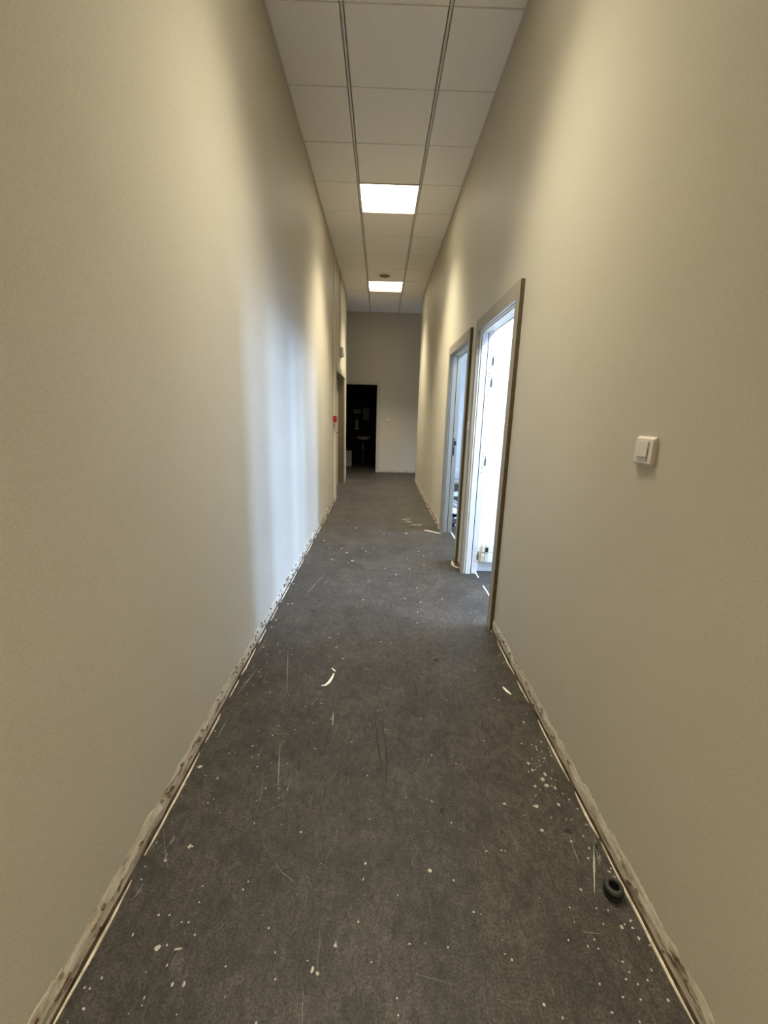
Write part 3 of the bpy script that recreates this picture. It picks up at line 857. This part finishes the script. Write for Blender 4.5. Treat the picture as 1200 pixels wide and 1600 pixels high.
# ------------------------------------------------------------------ torn wall bases where the skirting was pulled off
def torn_base(name, label, axis, pos, sgn, a, b, h0=0.075, step=0.009, edge=True, seed=1, chips=1.0):
    """ragged band on the wall foot; axis 'y' runs along Y at x=pos facing sgn, 'x' along X at y=pos"""
    rn = random.Random(seed)
    root = thing(name, label, 'wall base', (pos, (a + b) / 2, 0) if axis == 'y' else ((a + b) / 2, pos, 0), None, 'structure')

    def P(t, d, z):
        return (pos + sgn * d, t, z) if axis == 'y' else (t, pos + sgn * d, z)

    bm = bmesh.new()
    n = max(2, int((b - a) / step))
    prev = None
    hh = h0
    for i in range(n + 1):
        t = a + (b - a) * i / n
        hh += rn.uniform(-0.005, 0.005) + (h0 - hh) * 0.3
        hz = max(0.02, hh + 0.006 * noise.noise((t * 2.1, seed, 0)) + rn.uniform(-1, 1) ** 3 * 0.006)
        d0 = 0.0010 + 0.0006 * noise.noise((t * 9, seed, 2))
        d1_ = 0.005 + 0.0035 * noise.noise((t * 14, seed, 5))
        vs = [bm.verts.new(P(t, 0.0, hz + 0.0004)), bm.verts.new(P(t, d0, hz - 0.004)), bm.verts.new(P(t, max(d1_, .002), hz * 0.55)), bm.verts.new(P(t, max(d1_ * 0.8, .002), 0.010)), bm.verts.new(P(t, 0.0, 0.009))]
        if prev:
            for k in range(4):
                bm.faces.new((prev[k], prev[k + 1], vs[k + 1], vs[k]))
        prev = vs
    obj('plaster_band', bm, M_RES, root)
    bm = bmesh.new()                       # dark scabs of old adhesive and torn paint, little tilted flakes
    k = int((b - a) * 34 * chips)
    for i in range(k):
        t = rn.uniform(a, b)
        z = rn.uniform(0.018, h0 * 0.98)
        ln, ht = rn.uniform(0.006, 0.03), rn.uniform(0.003, 0.011)
        sl = rn.uniform(-0.4, 0.4)
        v = []
        for u, q in ((-1, -0.3), (-0.3, -1), (0.7, -0.7), (1, 0.2), (0.2, 1), (-0.6, 0.7)):
            tt = t + ln * u * rn.uniform(0.7, 1.1) * 0.5
            zz = z + ht * q * 0.5 + sl * ln * u * 0.5
            v.append((tt, zz))
        f = [bm.verts.new(P(x, 0.0085, max(y, 0.012))) for x, y in v]
        bk = [bm.verts.new(P(x, 0.002, max(y, 0.012))) for x, y in v]
        bm.faces.new(f)
        for q in range(6):
            bm.faces.new((f[q], f[(q + 1) % 6], bk[(q + 1) % 6], bk[q]))
    if k:
        obj('glue_scab', bm, M_SCAB, root)['kind'] = 'stuff'
    bm = bmesh.new()                       # dark open gap between wall and floor covering
    prev = None
    for i in range(n + 1):
        t = a + (b - a) * i / n
        wd = 0.008 + 0.003 * noise.noise((t * 7, seed, 9))
        vs = [bm.verts.new(P(t, 0.0, 0.011)), bm.verts.new(P(t, wd * 0.6, 0.008)), bm.verts.new(P(t, wd, 0.0005))]
        if prev:
            for q in range(2):
                bm.faces.new((prev[q], prev[q + 1], vs[q + 1], vs[q]))
        prev = vs
    obj('floor_gap', bm, M_GAP, root)
    if edge:
        bm = bmesh.new()                   # lifted pale edge of the covering, broken into lengths
        t = a + 0.02
        while t < b:
            e = min(t + rn.uniform(0.08, 0.5), b)
            m = max(2, int((e - t) / 0.02))
            prev = None
            for i in range(m + 1):
                s = t + (e - t) * i / m
                wd = (0.006 + 0.003 * noise.noise((s * 11, seed, 4))) * min(1, (0.25 + 3 * min(i, m - i) / m))
                o_ = 0.0105 + 0.003 * noise.noise((s * 4, seed, 7))
                zz = 0.004 + 0.002 * noise.noise((s * 17, seed, 8))
                vs = [bm.verts.new(P(s, o_, 0.0003)), bm.verts.new(P(s, o_, zz)), bm.verts.new(P(s, o_ + wd * 0.7, zz * 0.9)), bm.verts.new(P(s, o_ + wd, 0.0003))]
                if prev:
                    for q in range(3):
                        bm.faces.new((prev[q], prev[q + 1], vs[q + 1], vs[q]))
                prev = vs
            t = e + rn.uniform(0.0, 0.12)
        obj('covering_edge', bm, M_VINYL, root)
    return root


M_SCAB = mat('brown_glue_scab', (0.16, 0.11, 0.075), 0.85, 0.2, noise_amt=0.7, noise_scale=45)
M_GAP = mat('dark_floor_gap', (0.07, 0.048, 0.035), 0.9, 0.1, noise_amt=0.5, noise_scale=25)
torn_base('baseboard_left', 'torn plaster strip where the left wall meets the floor', 'y', L, 1, Y0, D3[0] - 0.07, 0.078, seed=11)
torn_base('baseboard_right', 'torn plaster strip along the right wall before the nearer doorway', 'y', R, -1, Y0, D1[0] - 0.066, 0.072, seed=23, chips=0.4)
torn_base('baseboard_right_middle', 'short torn wall base between the two open doorways', 'y', R, -1, D1[1] + 0.066, D2[0] - 0.066, 0.05, seed=31, edge=False)
torn_base('baseboard_right_far', 'torn wall base beyond the farther open doorway', 'y', R, -1, D2[1] + 0.066, YT, 0.045, seed=37)
torn_base('baseboard_left_far', 'short wall base beyond the recessed double door', 'y', L, 1, D3[1] + 0.075, YT, 0.04, seed=41, edge=False)
torn_base('baseboard_end', 'ragged white wall base under the far end wall', 'x', YE, -1, EX1 + 0.085, XP, 0.06, seed=43, chips=0.8)

# ------------------------------------------------------------------ lights and fittings on the ceiling
def led_panel(k, label, power=1.0):
    ya = GY + 0.6 * k
    x0, x1, y0, y1 = GX + 0.009, GX + 0.591, ya + 0.004, ya + 0.596
    r = thing('ceiling_light', label, 'ceiling light', ((x0 + x1) / 2, (y0 + y1) / 2, H), 'square light panels in the corridor ceiling')
    bm = bmesh.new()
    t = 0.007
    zb = H - 0.006
    for a, b in (((x0, y0), (x1, y0 + t)), ((x0, y1 - t), (x1, y1)), ((x0, y0 + t), (x0 + t, y1 - t)), ((x1 - t, y0 + t), (x1, y1 - t))):
        box(bm, (a[0], a[1], zb), (b[0], b[1], H + 0.021))
    obj('frame', bm, M_FRAME, r)
    bm = bmesh.new()
    box(bm, (x0 + t, y0 + t, H + 0.010), (x1 - t, y1 - t, H + 0.014))
    obj('diffuser', bm, M_LED, r)
    l = bpy.data.lights.new('panel_lamp', 'AREA')
    l.shape = 'SQUARE'
    l.size = 0.56
    l.energy = LED_W * power
    l.color = LED_COL[:3]
    l.spread = math.radians(LED_SPREAD)
    o = bpy.data.objects.new('panel_lamp', l)
    C.objects.link(o)
    o.parent = r
    o.location = (0, 0, 0.008)


led_panel(-2, 'square lit ceiling panel above the near switch, out of frame', 0.5)
led_panel(-7, 'square fill panel added in the ceiling behind the viewpoint, out of frame', 1.15)  # added as fill light for the near walls
led_panel(3, 'nearer and larger of the two lit ceiling panels')
led_panel(8, 'farther lit ceiling panel, just beyond the round vent')



def room_fill_panel(x, y, w_, col, label):  # added unseen lamp, brightens the corridor floor through the doorway
    r = thing('ceiling_light', label, 'ceiling light', (x, y, RH))
    bm = bmesh.new()
    for a, b in (((x - .3, y - .3), (x + .3, y - .28)), ((x - .3, y + .28), (x + .3, y + .3)), ((x - .3, y - .28), (x - .28, y + .28)), ((x + .28, y - .28), (x + .3, y + .28))):
        box(bm, (a[0], a[1], RH - 0.03), (b[0], b[1], RH))
    obj('frame', bm, M_PVC, r)
    bm = bmesh.new()
    box(bm, (x - .28, y - .28, RH - 0.015), (x + .28, y + .28, RH - 0.001))
    obj('diffuser', bm, mat('cool_fill_diffuser', (.85, .88, .9), 0.5, 0.2, emit=((*col, 1), 4.0)), r)
    l = bpy.data.lights.new('panel_lamp', 'AREA')
    l.shape = 'SQUARE'
    l.size = 0.54
    l.energy = w_
    l.color = col
    o = bpy.data.objects.new('panel_lamp', l)
    C.objects.link(o)
    o.parent = r
    o.location = (0, 0, -0.02)


room_fill_panel(1.5, 2.62, 105.0, (0.68, 0.82, 1.0), 'unseen square ceiling light added inside the nearer side room to brighten the corridor floor')
room_fill_panel(1.5, 4.40, 45.0, (0.60, 0.78, 1.0), 'unseen square ceiling light added inside the second side room to brighten the floor by its doorway')

vx, vy = 0.014, 7.34
r = thing('ceiling_vent', 'round beige air vent in the tile before the farther lit panel', 'vent', (vx, vy, H))
bm = bmesh.new()
lathe(bm, [(0.125, 0), (0.123, -0.010), (0.105, -0.018), (0.094, -0.014), (0.088, -0.003), (0.088, -0.0005)], (vx, vy, H), 'z', 40)
obj('vent_ring', bm, M_VENT, r, 50)
bm = bmesh.new()
lathe(bm, [(0.087, -0.001), (0.0, -0.001)], (vx, vy, H), 'z', 32)
obj('vent_throat', bm, M_SEAL, r)
bm = bmesh.new()
lathe(bm, [(0.0, -0.024), (0.045, -0.022), (0.068, -0.013), (0.062, -0.004), (0.012, -0.003), (0.012, -0.001)], (vx, vy, H), 'z', 32)
obj('vent_cone', bm, M_VENTD, r, 50)


# ------------------------------------------------------------------ switches
def switch_plate(name, label, c, axis, sgn, s=0.080, group=None):
    """square rocker switch; axis 'x': on a wall of constant x facing sgn"""
    cx, cy, cz = c
    root = thing(name, label, 'light switch', c, group)

    def place(bm):
        # built facing -x at the origin; turn to the wall
        if axis == 'x':
            M = Matrix.Identity(4) if sgn < 0 else Matrix.Rotation(PI, 4, 'Z')
        else:
            M = Matrix.Rotation(PI / 2, 4, 'Z')
        bm.transform(Matrix.Translation(c) @ M)
        return bm

    h = s / 2
    iy, iz = s * 0.29, s * 0.31
    bm = bmesh.new()
    # pillow-shaped frame: cross-section curves down at the top and bottom
    prof = []
    for i in range(13):
        v = -1 + 2 * i / 12
        d = 0.0125 * (1 - abs(v) ** 13) ** 0.5 if abs(v) < 1 else 0.004
        prof.append((v * h, max(d, 0.004)))
    ys = [-h, -h + 0.002, -iy, iy, h - 0.002, h]
    rows = []
    for z, d in prof:
        rows.append([bm.verts.new((-(d - (0.0025 if k in (0, 5) else 0)), y, z)) for k, y in enumerate(ys)])
    for i in range(len(rows) - 1):
        for k in range(5):
            zc = (prof[i][0] + prof[i + 1][0]) / 2
            if k == 2 and abs(zc) < iz:
                continue
            bm.faces.new((rows[i][k], rows[i][k + 1], rows[i + 1][k + 1], rows[i + 1][k]))
    for row, e in ((rows[0], 0), (rows[-1], 1)):
        b = [bm.verts.new((0, y, row[0].co.z)) for y in ys]
        for k in range(5):
            bm.faces.new((row[k], row[k + 1], b[k + 1], b[k]))
    for k in (0, 5):
        col = [rw[k] for rw in rows]
        b = [bm.verts.new((0, v.co.y, v.co.z)) for v in col]
        for i in range(len(col) - 1):
            bm.faces.new((col[i], col[i + 1], b[i + 1], b[i]))
    bmesh.ops.remove_doubles(bm, verts=bm.verts[:], dist=1e-5)
    obj('switch_frame', place(bm), M_PLAST, root, 35)
    bm = bmesh.new()
    box(bm, (-0.0095, -iy - 0.002, -h * 0.66), (-0.001, iy + 0.002, h * 0.66))
    obj('switch_insert', place(bm), M_PLAST, root)
    bm = bmesh.new()
    ky, kz = iy - 0.0022, iz + 0.0015
    pts = [(-0.0150, kz), (-0.0168, -kz + 0.011), (-0.0142, -kz + 0.008), (-0.0142, -kz)]
    v0 = [bm.verts.new((x, -ky, z)) for x, z in pts]
    v1 = [bm.verts.new((x, ky, z)) for x, z in pts]
    b0 = [bm.verts.new((-0.009, -ky, z)) for z in (kz, -kz)]
    b1 = [bm.verts.new((-0.009, ky, z)) for z in (kz, -kz)]
    for i in range(3):
        bm.faces.new((v0[i], v0[i + 1], v1[i + 1], v1[i]))
    bm.faces.new((v0[0], v1[0], b1[0], b0[0]))
    bm.faces.new((v0[3], v1[3], b1[1], b0[1]))
    bm.faces.new((*v0, b0[1], b0[0]))
    bm.faces.new((*v1, b1[1], b1[0]))
    bmesh.ops.bevel(bm, geom=bm.edges[:], offset=0.0006, segments=1, affect='EDGES')
    obj('rocker', place(bm), M_PLAST2, root)
    return root


switch_plate('light_switch', 'cream square rocker switch alone on the near right wall', (R, 1.165, 1.236), 'x', -1)
switch_plate('light_switch', 'narrow-looking switch on the wall strip between the two right doorways', (R, 3.558, 1.238), 'x', -1)
switch_plate('light_switch', 'small white switch on the far end wall beside the dark doorway', (0.185, YE, 1.21), 'y', -1, 0.088)

# ------------------------------------------------------------------ left wall fittings
M_TRUNK = mat('cream_trunking_plastic', (0.66, 0.62, 0.53), 0.4, 0.4)
r = thing('fire_alarm_call_point', 'small red alarm call point on the left wall before the recessed door', 'alarm button', (L, 6.27, 1.235))
bm = bmesh.new()
bbox(bm, (L + 0.004, 6.225, 1.195), (L + 0.050, 6.315, 1.287), 0.006)
b_ = obj('alarm_body', bm, M_RED, r, 30)
bm = bmesh.new()
bbox(bm, (L + 0.0495, 6.245, 1.218), (L + 0.053, 6.295, 1.268), 0.0015)
obj('push_element', bm, M_RED, b_)
bm = bmesh.new()
bbox(bm, (L, 6.230, 1.176), (L + 0.040, 6.310, 1.196), 0.004)
obj('base_lip', bm, M_PINK, r)

bm = bmesh.new()
bbox(bm, (L, 6.335, 0.0), (L + 0.020, 6.365, H - 0.002), 0.002)
tag(obj('cable_trunking', bm, M_TRUNK), 'slim pale vertical cable trunking on the left wall beside the red call point', 'trunking')

r = thing('emergency_light', 'small emergency light on the left wall above the recessed door', 'emergency light', (L, 7.2, 2.29))
bm = bmesh.new()
bbox(bm, (L, 7.07, 2.225), (L + 0.026, 7.33, 2.362), 0.010)
obj('housing', bm, M_PVC, r, 30)
bm = bmesh.new()
bbox(bm, (L + 0.022, 7.066, 2.221), (L + 0.030, 7.334, 2.366), 0.003)
obj('gasket', bm, M_VENTD, r)
bm = bmesh.new()
bbox(bm, (L + 0.0255, 7.075, 2.230), (L + 0.066, 7.325, 2.357), 0.016, 4)
obj('lens', bm, M_LENS, r, 30)
bm = bmesh.new()
tube(bm, [(L + 0.006, 7.19, H - 0.001), (L + 0.006, 7.19, 3.0), (L + 0.007, 7.192, 2.7), (L + 0.006, 7.19, 2.362)], 0.006, 8)
tag(obj('cable', bm, M_CABLE, None, 60), 'thin brown cable dropping from the ceiling to the emergency light', 'cable')

# ------------------------------------------------------------------ bright room: trunking at the foot of the partition
r = thing('socket_trunking', 'white cable trunking with a black socket along the white partition foot', 'trunking', (2.0, PY, 0.17))
bm = bmesh.new()
bbox(bm, (0.925, PY - 0.055, 0.092), (XO - 0.01, PY, 0.258), 0.006)
bbox(bm, (0.945, PY - 0.060, 0.188), (XO - 0.01, PY - 0.05, 0.250), 0.002)
bbox(bm, (0.945, PY - 0.060, 0.100), (XO - 0.01, PY - 0.05, 0.180), 0.002)
obj('duct', bm, M_PVC, r)
bm = bmesh.new()
bbox(bm, (0.925, PY - 0.066, 0.194), (0.950, PY - 0.058, 0.232), 0.001)
obj('socket', bm, M_BLACK, r)
bm = bmesh.new()                                   # loose yellowed end piece, leaning
prof = [(0.0, 0.0), (0.058, 0.0), (0.066, 0.02), (0.066, 0.07), (0.060, 0.09), (0.066, 0.11), (0.060, 0.15), (0.0, 0.165)]
a = [bm.verts.new((0.884 + z * 0.14, PY - d, 0.088 + z)) for d, z in prof]
b = [bm.verts.new((0.914 + z * 0.06, PY - d, 0.088 + z)) for d, z in prof]
bm.faces.new(a)
bm.faces.new(b[::-1])
for i in range(len(prof)):
    j = (i + 1) % len(prof)
    bm.faces.new((a[i], b[i], b[j], a[j]))
e_ = obj('end_cap', bm, M_PVCY, r)
e_['label'] = 'yellowed end cap'
bm = bmesh.new()
bbox(bm, (R + T + 0.012, PY - 0.014, 0), (XO, PY, 0.078), 0.003)
struct('baseboard_partition', bm, M_PVC, 'white skirting at the foot of the bright partition', 'skirting')
bm = bmesh.new()
bbox(bm, (R + T + 0.012, 8.40, 0.09), (XO, 8.45, 0.26), 0.006)
bbox(bm, (R + T + 0.012, 8.395, 0.19), (XO, 8.41, 0.25), 0.002)
tag(obj('wall_trunking', bm, M_PVC), 'white trunking along the far wall of the bluish room', 'trunking')

# ------------------------------------------------------------------ rubber ring and scraps on the corridor floor
rx, ry = 0.693, 0.905
root = thing('rubber_ring', 'black ribbed rubber ring lying on the floor by the right wall', 'rubber ring', (rx, ry, 0))
bm = bmesh.new()
pf = [(0.0130, 0.0), (0.0225, 0.0), (0.0250, 0.003), (0.0258, 0.010), (0.0240, 0.0125), (0.0240, 0.0165), (0.0262, 0.019), (0.0262, 0.028), (0.0240, 0.0300), (0.0240, 0.0320), (0.0130, 0.0320), (0.0130, 0.0)]
lathe(bm, pf, (0, 0, 0), 'z', 40)
bm.transform(Matrix.Translation((rx, ry, 0)))
obj('ring_body', bm, M_RUBBER, root, 35)
bm = bmesh.new()
lathe(bm, [(0.0145, 0.0315), (0.0150, 0.0350), (0.0185, 0.0372), (0.0225, 0.0355), (0.0248, 0.0320), (0.0235, 0.0312), (0.0145, 0.0315)], (rx, ry, 0), 'z', 40)
obj('ring_lip', bm, M_RUBBER2, root, 60)


def sliver(name, pts, wd, th, m, label, cat, group=None, lift=0.0):
    """a torn curved shaving lying on the floor, its ends a little lifted"""
    bm = bmesh.new()
    P = [Vector((p[0], p[1], 0)) for p in pts]
    n = len(P) - 1
    rings = []
    for i, p in enumerate(P):
        d = (P[min(i + 1, n)] - P[max(i - 1, 0)]).normalized()
        s = Vector((-d.y, d.x, 0)) * wd * (0.2 + 0.8 * math.sin(PI * min(max((i + 0.3) / (n + 0.6), 0), 1)))
        z = lift * abs(2 * i / n - 1) ** 2
        rings.append([bm.verts.new(p + s + Vector((0, 0, z + 0.0003))), bm.verts.new(p - s + Vector((0, 0, z + 0.0003))), bm.verts.new(p - s * 0.9 + Vector((0, 0, z + th))), bm.verts.new(p + s * 0.9 + Vector((0, 0, z + th)))])
    for a, b in zip(rings, rings[1:]):
        for k in range(4):
            bm.faces.new((a[k], a[(k + 1) % 4], b[(k + 1) % 4], b[k]))
    bm.faces.new(rings[0][::-1])
    bm.faces.new(rings[-1])
    return tag(obj(name, bm, m), label, cat, group)


sliver('paint_sliver', [(-0.262, 1.812), (-0.243, 1.822), (-0.229, 1.846), (-0.218, 1.88), (-0.211, 1.915)], 0.0075, 0.002, M_CHIP, 'curved white paint sliver alone on the open floor', 'paint scrap', None, 0.004)
sliver('paint_chip', [(-0.228, 1.965), (-0.214, 1.95), (-0.206, 1.938)], 0.004, 0.002, M_CHIP, 'tiny white chip just beyond the curved paint sliver', 'paint scrap')
sliver('wood_strip', [(0.545, 4.742), (0.60, 4.70), (0.66, 4.655), (0.722, 4.61)], 0.011, 0.008, M_WOOD, 'pale bare wood strip at the foot of the farther doorway casing', 'wood scrap')
sliver('paint_chip', [(0.645, 1.83), (0.655, 1.80), (0.668, 1.775)], 0.007, 0.004, M_CHIP, 'white chip at the foot of the right wall past the nearer doorway', 'paint scrap')
M_SCRAP = mat('dusty_plaster', (0.27, 0.24, 0.195), 0.85, 0.2, noise_amt=0.45, noise_scale=60)
for i, (x, y, a, ln, lb) in enumerate(((0.37, 5.25, 0.6, 0.16, 'farthest pale plaster scrap on the floor before the farther doorway'), (0.40, 5.12, 2.4, 0.12, 'middle pale plaster scrap of the three before the farther doorway'), (0.475, 4.98, 0.25, 0.16, 'nearest pale flat scrap of the three before the farther doorway'))):
    pts = [(x + (u - 0.5) * ln * math.cos(a), y + (u - 0.5) * ln * math.sin(a) + 0.012 * math.sin(u * 6)) for u in (0, 0.2, 0.4, 0.6, 0.8, 1)]
    sliver('plaster_scrap', pts, 0.013, 0.005, M_SCRAP, lb, 'plaster scrap', 'scraps before the farther doorway', 0.004)
for x, y, a, lb in ((0.688, 3.60, 1.2, 'bent brown scrap at the wall foot between the two doorways'), (0.700, 3.52, 1.9, 'torn pale flake beside the nearer doorway far casing')):
    pts = [(x + (u - 0.5) * 0.12 * math.cos(a) + 0.015 * math.sin(u * 5), y + (u - 0.5) * 0.12 * math.sin(a)) for u in (0, 0.25, 0.5, 0.75, 1)]
    sliver('torn_scrap', pts, 0.010, 0.006, M_VINYL, lb, 'torn scrap', None, 0.012)

# ------------------------------------------------------------------ debris in the bluish room
def plank(name, p0, p1, wd, th, m, label, cat, group=None):
    a, b = Vector(p0), Vector(p1)
    d = (b - a)
    ln = d.length
    bm = bmesh.new()
    bbox(bm, (0, -wd / 2, 0), (ln, wd / 2, th), 0.002, 1)
    q = Vector((1, 0, 0)).rotation_difference(d.normalized())
    bm.transform(Matrix.Translation(a) @ q.to_matrix().to_4x4())
    return tag(obj(name, bm, m), label, cat, group)


plank('batten', (1.09, 6.85, 0.0), (1.29, 5.98, 0.0), 0.022, 0.040, M_SHEET, 'farther pale batten lying lengthways in the debris in the bluish room', 'batten', 'pale battens in the bluish room')
plank('batten', (1.05, 6.55, 0.0), (1.245, 5.72, 0.0), 0.022, 0.040, M_SHEET, 'nearer pale batten lying lengthways in the debris in the bluish room', 'batten', 'pale battens in the bluish room')
bm = bmesh.new()
v = [(0.90, 5.78), (1.06, 5.80), (1.17, 5.52), (1.10, 5.36), (0.93, 5.42)]
lo = [bm.verts.new((x, y, 0.050 + (5.8 - y) * 0.02)) for x, y in v]
hi = [bm.verts.new((x, y, 0.062 + (5.8 - y) * 0.02)) for x, y in v]
bm.faces.new(lo[::-1])
bm.faces.new(hi)
for k in range(5):
    bm.faces.new((lo[k], lo[(k + 1) % 5], hi[(k + 1) % 5], hi[k]))
tag(obj('plasterboard_offcut', bm, M_SHEET), 'white broken board piece lying in front of the two battens in the bluish room', 'board')
bm = bmesh.new()
bbox(bm, (1.21, 6.95, 0.0), (1.40, 7.10, 0.055), 0.004)
tag(obj('cardboard_box', bm, M_SHEET), 'pale low box on the floor behind the battens in the bluish room', 'box')
bm = bmesh.new()
bbox(bm, (0.93, 5.50, 0.0), (1.15, 5.58, 0.050), 0.004)
tag(obj('dark_batten', bm, M_BLACK), 'short dark batten under the broken white board', 'batten')
for i, (x, y, a, s, lb) in enumerate(((0.955, 5.32, 0.4, 0.09, 'largest pale shard in front of the broken board'), (0.93, 5.12, 1.9, 0.06, 'second pale shard nearer the far jamb'), (0.99, 5.02, 0.2, 0.07, 'nearest pale shard inside the farther doorway'))):
    sliver('board_shard', [(x + s * math.cos(a) * u, y + s * math.sin(a) * u + 0.01 * math.sin(u * 4)) for u in (-1, -0.5, 0, 0.5, 1)], 0.025, 0.012, M_SHEET, lb, 'shard', 'shards in the bluish room', 0.01)
for x, y, rz, lb in ((0.945, 5.22, 0.5, 'dark lump beside the largest pale shard'), (0.93, 5.02, 1.2, 'dark lump beside the nearest pale shard')):
    bm = bmesh.new()
    bmesh.ops.create_icosphere(bm, subdivisions=2, radius=0.05)
    for v in bm.verts:
        v.co *= 1 + 0.35 * noise.noise(v.co * 28 + Vector((x * 9, y, 0)))
        v.co.z *= 0.6
    zm = min(v.co.z for v in bm.verts)
    bm.transform(Matrix.Translation((x, y, -zm)))
    tag(obj('rubble_lump', bm, M_BLACK), lb, 'rubble', 'dark rubble in the bluish room')
bm = bmesh.new()
bbox(bm, (1.15, 8.28, 0.0), (1.95, 8.36, 0.03), 0.004)
tag(obj('pale_batten', bm, M_VINYL), 'pinkish pale batten before the far wall of the bluish room', 'batten')

# ------------------------------------------------------------------ washroom
bx, bz = -0.44, 0.745
root = thing('washbasin', 'small white washbasin on the back wall of the dark washroom', 'washbasin', (bx, WY, bz))
bm = bmesh.new()
prof = [(0.0, -0.085), (0.06, -0.083), (0.12, -0.062), (0.158, -0.025), (0.178, 0.0), (0.182, 0.008), (0.174, 0.012), (0.160, 0.004), (0.135, -0.03), (0.08, -0.062), (0.0, -0.068)]
lathe(bm, prof, (0, 0, 0), 'z', 36)
for v in bm.verts:
    v.co.y = min(v.co.y * 0.8, 0.135)
bm.transform(Matrix.Translation((bx, WY - 0.137, bz)))
obj('basin_bowl', bm, M_CERAM, root, 50)
bm = bmesh.new()
lathe(bm, [(0, 0), (0.018, 0.0), (0.018, 0.05), (0.010, 0.06), (0.010, 0.075), (0, 0.075)], (bx, WY - 0.045, bz + 0.008), 'z', 14)
tube(bm, [(bx, WY - 0.045, bz + 0.065), (bx, WY - 0.08, bz + 0.082), (bx, WY - 0.125, bz + 0.07), (bx, WY - 0.13, bz + 0.055)], 0.009)
obj('tap', bm, M_METAL, root, 50)
bm = bmesh.new()
lathe(bm, [(0, -0.33), (0.028, -0.328), (0.030, -0.22), (0.016, -0.205), (0.016, -0.083), (0, -0.083)], (bx, WY - 0.137, bz), 'z', 18)
tube(bm, [(bx, WY - 0.137, bz - 0.25), (bx + 0.0, WY - 0.09, bz - 0.25), (bx, WY - 0.06, bz - 0.27), (bx, WY - 0.05, bz - 0.35), (bx, WY - 0.05, 0.02)], 0.013)
obj('waste_trap', bm, M_METAL, root, 50)
r = thing('soap_dispenser', 'narrow greyish soap dispenser on the washroom back wall, above left of the basin', 'soap dispenser', (-0.615, WY, 1.06))
bm = bmesh.new()
bbox(bm, (-0.645, WY - 0.08, 0.98), (-0.585, WY, 1.18), 0.01)
obj('dispenser_body', bm, M_BIN, r)
bm = bmesh.new()
bbox(bm, (-0.665, WY - 0.09, 0.935), (-0.565, WY, 0.978), 0.008)
obj('drip_tray', bm, M_BIN, r)
bm = bmesh.new()
bbox(bm, (-0.70, WY - 0.10, 1.33), (-0.51, WY, 1.45), 0.012)
tag(obj('towel_dispenser', bm, mat('dark_dispenser_plastic', (0.07, 0.068, 0.065), 0.4, 0.4)), 'dark paper towel dispenser high on the washroom back wall', 'towel dispenser')
bm = bmesh.new()
bbox(bm, (-0.455, WY - 0.008, 1.17), (-0.30, WY, 1.48), 0.001, 1)
tag(obj('wall_panel', bm, M_MIRROR), 'dark flat panel on the washroom back wall above the basin', 'panel')
bx0, by0 = -0.82, 10.86
root = thing('waste_bin', 'grey upright waste bin on the floor left inside the dark washroom', 'bin', (bx0, by0, 0))
bm = bmesh.new()
bbox(bm, (bx0 - 0.11, by0 - 0.1, 0), (bx0 + 0.095, by0 + 0.1, 0.36), 0.012)
obj('bin_body', bm, M_BIN, root)
bm = bmesh.new()
bbox(bm, (bx0 - 0.115, by0 - 0.105, 0.36), (bx0 + 0.1, by0 + 0.105, 0.40), 0.012)
obj('bin_lid', bm, M_BIN, root)
